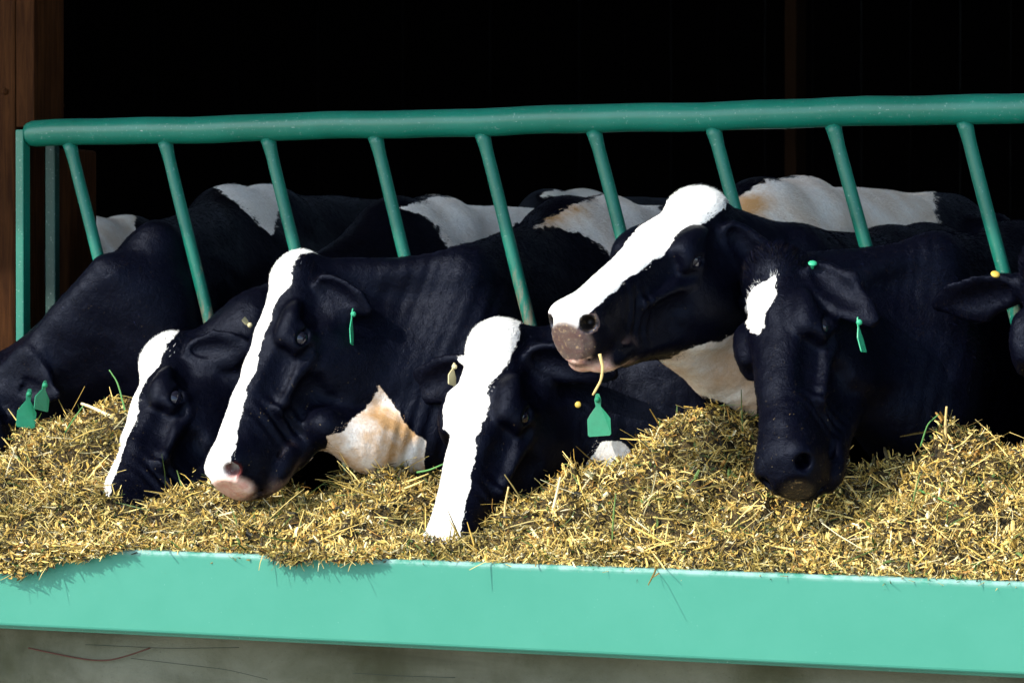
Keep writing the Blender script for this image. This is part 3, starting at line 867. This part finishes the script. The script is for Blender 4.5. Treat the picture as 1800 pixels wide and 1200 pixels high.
EAR_D = (((-.15, .90, -.35), (.75, .10, .55)), ((-.15, -.90, -.35), (.75, -.10, .55)))
COWS = [
 dict(key='A', label='leftmost cow with its head cut off by the left edge and two green ear tags',
      poll=(-38, 655, -.12), tip=(-180, 960), dorsal=(-.80, .30, .50), N1=(275, 398, 0), W=(395, 332, .72), phi=2, hair=70000,
      ears=(((.42, .78, -.45), (.5, .3, .5)), EAR_D[1]),
      patches=[([(376, 330), (400, 322), (492, 320), (492, 375), (478, 410), (455, 396), (415, 356)], .15)]),
 dict(key='B', label='cow with muzzle buried in feed and white blaze, second from left',
      ear_s=.78, scale=1.12, poll=(282, 617, -.10), tip=(150, 925), dorsal=(-.88, .22, .42), N1=(455, 522, 0), W=(690, 352, .78), phi=6, hair=90000,
      ears=(((.05, .72, -.69), (.6, .5, .3)), ((-.35, -.8, -.4), (.7, -.1, .4))),
      blaze=[(-.05, .05), (0, .066), (.06, .058), (.14, .042), (.22, .036), (.30, .034), (.38, .03), (.44, .030), (.50, .050), (.56, .06)],
      muzzle=('none', .5),
      patches=[([(704, 366), (760, 346), (890, 335), (940, 340), (974, 378), (900, 395), (850, 420), (795, 440), (770, 400), (735, 375)], .25)]),
 dict(key='C', label='cow with large side-on head, open eye, pink nostril and white blaze, left of centre',
      poll=(512, 472, -.20), tip=(352, 828), dorsal=(-.86, .28, .42), ear_s=.74, dewlap=.12, nv=.29, extra=[(575, 750, -.34, .045), (650, 782, -.24, .055), (735, 785, -.10, .065), (820, 760, .08, .09)], N1=(820, 442, 0), W=(990, 352, .70), phi=8, hair=130000,
      ears=(((.30, .50, -.80), (.6, .55, .25)), ((.1, -.8, -.3), (.75, -.1, .55))), fold=.0022,
      blaze=[(-.05, .05), (0, .060), (.05, .055), (.10, .043), (.18, .034), (.26, .033), (.34, .036), (.40, .047), (.45, .060), (.50, .085), (.56, .09)],
      muzzle=('pink', .98),
      patches=[([(942, 398), (985, 370), (1060, 340), (1150, 345), (1165, 380), (1095, 440), (1074, 455), (1055, 430), (1020, 408), (985, 402)], .35),
               ([(667, 676), (690, 702), (718, 752), (745, 775), (747, 830), (640, 840), (545, 815), (577, 782), (572, 765), (600, 755), (640, 718)], 1.15)],  # strong throat tint holds warm light bounced off the straw
      stains=[(960, 385, 45), (1010, 360, 40)]),
 dict(key='D', label='cow facing the viewer nose down with wide white face and green ear tag',
      scale=1.12, poll=(864, 590, -.25), tip=(750, 975), blaze_off=-.018, dorsal=(-.66, .26, .72), N1=(1215, 545, 0), W=(1330, 318, .62), phi=10, hair=100000,
      ears=(((.18, .88, -.50), (.8, .0, .5)), ((.14, -.95, .0), (.6, 0, .7))),
      blaze=[(-.05, .075), (0, .094), (.05, .090), (.10, .078), (.16, .066), (.24, .059), (.30, .058), (.36, .064), (.42, .074), (.50, .084), (.56, .09)],
      muzzle=('none', .5),
      patches=[([(1295, 350), (1330, 322), (1450, 300), (1615, 290), (1640, 340), (1648, 400), (1540, 420), (1300, 430)], .45),
               ([(1025, 830), (1055, 772), (1080, 775), (1100, 782), (1112, 800), (1100, 850)], .4)],
      stains=[(1325, 355, 50)]),
 dict(key='E', label='cow with raised head and straw in its mouth, white blaze and tan throat',
      scale=1.04, poll=(1228, 352, -.24), tip=(982, 536), dorsal=(-.52, .56, .66), nv=.25, N1=(1400, 408, .02), W=(1560, 402, .85), phi=12, hair=100000,
      ears=(((.05, .55, -.85), (.5, .7, .1)), ((-.2, -.6, -.8), (.4, -.7, .3))),
      blaze=[(-.05, .045), (0, .075), (.05, .070), (.10, .064), (.18, .066), (.26, .062), (.34, .058), (.40, .060), (.46, .065), (.50, .07), (.56, .07)],
      muzzle=('mixed', 1.0),
      patches=[([(1062, 636), (1085, 656), (1116, 652), (1205, 616), (1262, 600), (1292, 588), (1335, 640), (1330, 740), (1260, 700), (1180, 690), (1070, 690)], .8)]),  # straw's bounced light put into the colour of this white throat
 dict(key='F', label='mostly black cow nose down with small white star on its forehead, at right',
      poll=(1348, 464, -.30), tip=(1350, 822), dorsal=(-.64, .10, .76), nv=.29, N1=(1640, 418, .0), W=(1775, 395, .55), phi=13, hair=120000,
      ears=(((.76, .50, -.42), (.3, .45, .6)), EAR_D[1]),
      patches=[([(1364, 483), (1362, 515), (1348, 545), (1336, 592), (1316, 585), (1310, 548), (1318, 520), (1330, 500), (1348, 495)], 0)],
      tuft=1, muzzle=('dark', .62)),
 dict(key='G', label='rightmost black cow mostly out of frame, only ear and neck showing',
      poll=(1850, 448, -.22), tip=(1900, 880), dorsal=(-.35, .15, .92), N1=(1935, 430, 0), W=(2060, 380, .65), phi=14, hair=50000,
      ears=(EAR_D[0], ((.0, -.95, -.12), (.7, 0, .6))), tuft=1, muzzle=('dark', .62)),
 dict(key='Z', label='brownish white cow standing deep in the dark behind the leftmost cow', h=.012,
      poll=(-60, 620, .75), tip=(-200, 800), dorsal=(-.9, .4, .2), N1=(40, 480, 1.2), W=(150, 385, 2.0), phi=4,
      ears=EAR_D, muzzle=('none', .5), patches=[([(90, 370), (242, 375), (236, 410), (160, 520), (90, 560)], .5)]),
 dict(key='H', label='cow far back in the barn showing only a thin white strip of back', h=.012,
      poll=(780, 520, 1.6), tip=(740, 700), dorsal=(-.9, .4, .2), N1=(850, 420, 2.2), W=(960, 338, 3.0), phi=12,
      ears=EAR_D, muzzle=('none', .5), patches=[([(950, 343), (1000, 330), (1060, 325), (1062, 346), (1010, 349)], 0), ([(1100, 338), (1150, 328), (1150, 342)], 0)]),
]

# ------------------------------------------------------------------ the feed
CREST = ([-80, 0, 90, 150, 210, 300, 440, 500, 560, 620, 690, 740, 800, 900, 950, 1010, 1100, 1190, 1255, 1320, 1400, 1470, 1530, 1600, 1650, 1720, 1800, 1950],
         [.80, .80, .86, .895, .88, .78, .71, .68, .685, .715, .74, .745, .69, .70, .72, .755, .805, .87, .900, .87, .785, .75, .75, .785, .820, .830, .825, .83])
def feed_height(X, Y):
    dx, dy = X - CAM[0], -.25 - CAM[1]          # the heap's crest was measured along its length
    pxc = 900 + F_PX * (dx * RIGHT[0] + dy * RIGHT[1]) / (dx * FWD[0] + dy * FWD[1])
    c = np.interp(pxc, *CREST)
    t = np.clip((Y - (BOARD_Y + .03)) / .60, 0, 1)
    base = BOARD_TOP - .006
    h = base + (c - base) * (t ** .85)
    back = np.clip((Y + .16) / .22, 0, 1)
    h = h - (h - .63) * sstep(back, 0, 1)
    P = np.stack([X, Y, np.zeros_like(X)], 1)
    amp = np.clip(t * 5, .25, 1)
    h = h + amp * ((vnoise(P, 6, 1) - .5) * .055 + (vnoise(P, 14, 2) - .5) * .058 + (vnoise(P, 34, 4) - .5) * .042 + (vnoise(P, 70, 8) - .5) * .012)
    for hx, hy, r, dp in HOLES: h = h - dp * np.exp(-((X - hx) ** 2 + (Y - hy) ** 2) / r ** 2)
    return h
HOLES = []
PALETTE = np.array([(.78, .59, .20), (.62, .43, .105), (.42, .275, .058), (.19, .128, .033), (.065, .050, .019), (.016, .015, .009), (.09, .15, .035), (.80, .69, .40), (.48, .25, .055)])
PAL_W = np.array([.18, .18, .15, .13, .14, .09, .03, .05, .05])
def build_feed(cows):
    for c in cows:
        t = c.h2w((.56, 0, -.10))
        if c.sp['key'] in 'BDF':
            HOLES.append((t[0] + .02, t[1], .10, .015))
    nx, ny = 620, 150
    xs = np.linspace(-2.35, 2.0, nx); ys = np.linspace(BOARD_Y + .012, .05, ny)
    X, Y = np.meshgrid(xs, ys); Xf, Yf = X.ravel(), Y.ravel()
    V = np.stack([Xf, Yf, feed_height(Xf, Yf)], 1)
    F = np.array([(j * nx + i, j * nx + i + 1, (j + 1) * nx + i + 1, (j + 1) * nx + i) for j in range(ny - 1) for i in range(nx - 1)])
    o = mesh_np('feed_heap', V, F, mat_feed_base()); tag(o, kind='stuff')
    o['label'] = 'heap of chopped brown feed filling the trough'; o['category'] = 'feed'
    # chopped pieces
    def sample(n, lim=None):
        x = RNG.uniform(-2.1, 1.85, n); y = BOARD_Y + .012 + (RNG.random(n) ** 1.15) * .80
        return x, y
    VV, FF, CC = [], [], []; off = 0
    ymin = [0.0]
    def add(n, lmin, lmax, wmin, wmax, tilt, sink, pal_w, bend=.25, pts=None, shade=None):
        nonlocal off
        if pts is None:
            x, y = sample(n); y = np.maximum(y, BOARD_Y + ymin[0] * RNG.uniform(.4, 1.3, n)); z = feed_height(x, y)
            e = .006
            nx_ = -(feed_height(x + e, y) - feed_height(x - e, y)) / (2 * e); ny_ = -(feed_height(x, y + e) - feed_height(x, y - e)) / (2 * e)
            nr = np.stack([nx_ * .5, ny_ * .5, np.ones(n)], 1); nr /= np.linalg.norm(nr, axis=1)[:, None]
            c = np.stack([x, y, z], 1)
        else:
            c, nr = pts; n = len(c)
        L = np.exp(RNG.uniform(math.log(lmin), math.log(lmax), n)); Wd = RNG.uniform(wmin, wmax, n)
        az = RNG.uniform(0, 2 * math.pi, n)
        a = np.stack([np.cos(az), np.sin(az), np.zeros(n)], 1)
        a -= nr * (a * nr).sum(1)[:, None]; a /= np.linalg.norm(a, axis=1)[:, None]
        el = np.abs(RNG.normal(0, tilt, n))
        d = a * np.cos(el)[:, None] + nr * np.sin(el)[:, None]
        s = np.cross(d, nr); s /= np.linalg.norm(s, axis=1)[:, None]
        u = np.cross(s, d)
        roll = RNG.normal(0, .7, n)
        s2 = s * np.cos(roll)[:, None] + u * np.sin(roll)[:, None]; u2 = np.cross(s2, d)
        c = c + nr * (RNG.uniform(-sink, sink * 1.6, n))[:, None]
        bd = RNG.normal(0, bend, n) * L
        rows = []
        for k, (tt, ww) in enumerate(((-.5, .6), (-.17, 1.0), (.17, 1.0), (.5, .55))):
            ctr = c + d * ((tt + .35) * L)[:, None] + u2 * ((tt * tt * 4 - .3) * bd * .5)[:, None]
            for sg in (-1, 0, 1):       # a shallow trough-like section, so each piece has depth
                rows.append(ctr + s2 * (sg * Wd * ww * .5)[:, None] + u2 * ((.28 * Wd * (1 - abs(sg))))[:, None])
        P = np.stack(rows, 1).reshape(-1, 3)
        k = np.arange(n)[:, None] * 12 + off
        for r_ in range(3):
            for q in range(2):
                i0 = r_ * 3 + q
                FF.append(k + np.array([i0, i0 + 1, i0 + 4, i0 + 3]))
        col = PALETTE[RNG.choice(len(PALETTE), n, p=np.asarray(pal_w) / np.sum(pal_w))] * RNG.uniform(.7, 1.2, (n, 1))
        # damp, finer, darker matter lies in drifts
        dr = sstep(.55 * vnoise(c, 6, 21) + .45 * vnoise(c, 17, 22), .46, .66)[:, None] * .8
        col = col * (1 - dr) + col * np.array([.42, .44, .36]) * dr
        VV.append(P); CC.append(np.repeat(col, 12, 0)); off += n * 12
    add(66000, .006, .028, .0011, .0048, .75, .010, PAL_W, .6)
    add(9000, .012, .034, .004, .0090, .75, .010, PAL_W, .8)
    add(20000, .004, .011, .003, .0085, .8, .010, [.15, .15, .12, .14, .16, .12, .02, .20, .05], .1)
    ymin[0] = .03
    add(17000, .024, .070, .0011, .0032, .38, .006, [.34, .22, .10, .07, .03, .01, .10, .08, .05])
    ymin[0] = .10
    add(2400, .05, .17, .0015, .0048, .26, .007, [.48, .20, .06, .03, .01, 0, .12, .10, 0], .14)
    # feed spilling over the board, hanging in clumps on its face
    cl = []
    def spill(px0, px1, depth_fn, n):
        u = RNG.uniform(px0, px1, n); v = RNG.random(n)
        dy = depth_fn(u)
        x = np.array([atY(a, 985, BOARD_Y)[0] for a in u])
        z = BOARD_TOP + .012 - v * dy
        y = BOARD_Y - .004 - RNG.random(n) * (.012 + .040 * np.clip(dy / .07, 0, 1) * (1 - v * .5))
        cl.append(np.stack([x, y, z], 1))
    spill(-200, 225, lambda u: np.interp(u, [-200, 0, 20, 50, 75, 110, 150, 190, 225], [.05, .065, .085, .085, .072, .045, .040, .022, .004]) * RNG.uniform(.65, 1.05, len(u)), 9000)
    spill(470, 665, lambda u: np.interp(u, [470, 495, 515, 545, 575, 600, 640, 665], [.003, .022, .032, .020, .012, .022, .016, .003]) * RNG.uniform(.6, 1.05, len(u)), 3600)
    P = np.vstack(cl); nr = np.tile(unit([-.1, -.9, .35]), (len(P), 1)) + RNG.normal(0, .25, (len(P), 3)); nr /= np.linalg.norm(nr, axis=1)[:, None]
    add(0, .006, .028, .0018, .0055, .5, .002, PAL_W, .25, (P, nr))
    sel = P[RNG.choice(len(P), 260)]; add(0, .03, .06, .0014, .003, .4, .003, [.45, .2, .1, .05, .02, 0, .06, .1, 0], .2, (sel, np.tile(unit([-.1, -.9, .3]), (260, 1))))
    V = np.vstack(VV); Fq = np.vstack(FF); C = np.vstack(CC)
    o2 = mesh_np('feed_chips', V, Fq, mat_feed(), None, (0, 0, 0), False, None, C)
    tag(o2, kind='stuff'); o2['label'] = 'loose chopped straw and silage strewn over the feed heap'; o2['category'] = 'feed'

def straw(name, pxs, Y, r, col, label, cat='straw', taper=.6, group=None):
    pts = np.array([atY(a, b, y) for (a, b), y in zip(pxs, Y if isinstance(Y, (list, tuple)) else [Y] * len(pxs))])
    t = np.linspace(0, 1, len(pts)); tt = np.linspace(0, 1, 4 * len(pts))
    pts = np.stack([np.interp(tt, t, pts[:, i]) for i in range(3)], 1)
    if len(pts) > 6:
        for _ in range(2): pts[1:-1] = (pts[:-2] + 2 * pts[1:-1] + pts[2:]) / 4
    rad = r * np.linspace(1, taper, len(pts))
    o = tube_obj(name, pts, rad, col, None, 8, .12, tuple(pts[0]))
    tag(o, label, cat, group); return o

# ------------------------------------------------------------------ put it all together
build_setting()
build_trough()
build_fence()
MATS['coat'] = mat_coat(); MATS['hair'] = mat_hair(); MATS['eye'] = mat_eye()
import sys as _sys
herd = {}
for sp in COWS: herd[sp['key']] = make_cow(sp)
build_feed(list(herd.values()))

GT = mat_tag('green_tag', (.010, .19, .09)); PT = mat_tag('pale_tag', (.52, .46, .26)); YT = mat_tag('yellow_tag', (.52, .36, .06)); LT = mat_tag('light_green_tag', (.030, .34, .17))
A, B, C, D, E, Fc, G = [herd[k] for k in 'ABCDEFG']

def surf(cow, px, py, lift=.004):
    """the visible point of an animal's surface that lies at this place"""
    p, z = cow.proj
    d2 = (p[:, 0] - px) ** 2 + (p[:, 1] - py) ** 2
    near = np.where(d2 < max(64, d2.min() * 1.3 + 1))[0]
    i = near[np.argmin(z[near])]
    v = cow.V[i]; return v + unit(CAM - v) * lift
make_tag(A, surf(A, 46, 684, .05), cdir(-.12, -1, .1), cdir(.35, 0, .95), GT, 'green ear tag hanging in front', .092, .05)
make_tag(A, surf(A, 74, 680, .05), cdir(-.22, -1, .1), cdir(.7, 0, .7), GT, 'green ear tag with brown worn loop', .070, .045)
make_tag(C, surf(C, 613, 550, .016), cdir(-.12, -1, .1), cdir(1, 0, .12), LT, 'green ear tag seen almost edge on', .080, .045)
make_tag(D, surf(D, 1049, 694, .045), cdir(.06, -1, .10), cdir(-.15, .1, 1), GT, 'large green ear tag hanging from the near ear', .092, .056)
make_tag(Fc, surf(Fc, 1504, 570, .03), cdir(.05, -1, .1), cdir(.85, 0, .5), LT, 'narrow green ear tag', .072, .030)
make_stud(D, surf(D, 1017, 703, .006), cdir(-.2, .2, 1), YT, 'small orange button of the ear tag', .008)
make_stud(Fc, surf(Fc, 1428, 455, .006), cdir(0, .8, .5), LT, 'bright green tag button on the ear behind the poll', .0105)
make_stud(G, surf(G, 1740, 464, .006), cdir(.1, .7, .6), YT, 'yellow tag button on the ear', .011)
make_tag(D, surf(D, 794, 648, .020), cdir(-.25, -1, .1), cdir(.80, 0, .6), PT, 'pale yellow ear tag seen edge on', .050, .030)
make_tag(C, atY(441, 574, C.h2w((.06, -.12, -.06))[1]), cdir(-1, .75, .0), cdir(.3, .5, .8), PT, 'pale tag showing past the forehead', .028, .014)

ST = mat_plain('dry_straw', (.62, .44, .17)); GS = mat_plain('green_stalk', (.10, .26, .07)); PS = mat_plain('pale_straw', (.78, .64, .36))
mY = surf(E, 1056, 622)[1] - .01
straw('straw_stalk', [(1054, 622), (1060, 645), (1057, 668), (1042, 694)], mY, .0042, ST, 'bent yellow straw hanging from the mouth of the cow with raised head')

def hit(px, py, lift=.006):
    """where the line of sight meets the feed heap"""
    d = ray(px, py); t = np.linspace(5.5, 8.0, 1500); P = CAM + t[:, None] * d
    ok = (P[:, 1] > BOARD_Y + .01) & (P[:, 1] < .0) & (P[:, 2] < feed_height(P[:, 0], P[:, 1]) + lift)
    if ok.any(): return P[np.argmax(ok)]
    return atY(px, py, -.25)
def stalk(name, base, ups, r, mat, label, cat='straw'):
    """a stalk standing or leaning out of the heap"""
    Y = hit(*base, 0)[1]; straw(name, [base] + ups, Y, r, mat, label, cat)
def lying(name, pxs, r, mat, label, cat='straw'):
    P = [hit(a, b) for a, b in pxs]; straw(name, pxs, [p[1] for p in P], r, mat, label, cat)
stalk('straw_stalk', (200, 735), [(165, 717), (143, 709)], .0055, PS, 'thick pale straw sticking out of the feed left of the second cow')
stalk('grass_stalk', (108, 770), [(130, 735), (147, 712)], .0022, GS, 'thin green grass stalk leaning up to the thick pale straw', 'grass stalk')
stalk('grass_stalk', (222, 730), [(207, 672), (192, 650)], .0024, GS, 'green grass blade sticking up beside the second cow\'s forehead', 'grass stalk')
stalk('straw_stalk', (1662, 775), [(1662, 740), (1664, 714)], .0040, ST, 'short straw stub standing upright on the feed crest at right')
stalk('grass_stalk', (1618, 785), [(1630, 745), (1650, 728)], .0020, GS, 'green grass stalk bending beside the upright straw stub at right', 'grass stalk')
stalk('straw_stalk', (888, 925), [(887, 890), (894, 855)], .0034, ST, 'brown straw standing up right of the wide white face')
stalk('straw_stalk', (970, 905), [(978, 870), (985, 838)], .0040, PS, 'pale upright straw in the feed right of the wide white face')
lying('grass_stalk', [(733, 830), (755, 826), (780, 815)], .0030, GS, 'bright green grass blade lying left of the wide white face', 'grass stalk')
lying('straw_stalk', [(110, 985), (165, 970), (222, 930)], .0030, PS, 'pale curved straw lying near the left end of the feed')
lying('straw_stalk', [(905, 895), (935, 930), (968, 975)], .0042, PS, 'long pale straw slanting down to the board right of the wide white face')
lying('straw_stalk', [(1525, 955), (1540, 980), (1555, 1000)], .0046, PS, 'pale flattened straw lying near the board at right')
lying('grass_stalk', [(1617, 862), (1650, 875), (1690, 893)], .0026, GS, 'green grass blade lying on the feed at right', 'grass stalk')
lying('straw_stalk', [(1735, 850), (1765, 890), (1795, 905)], .0042, PS, 'pale bent straw lying at the right edge of the feed')
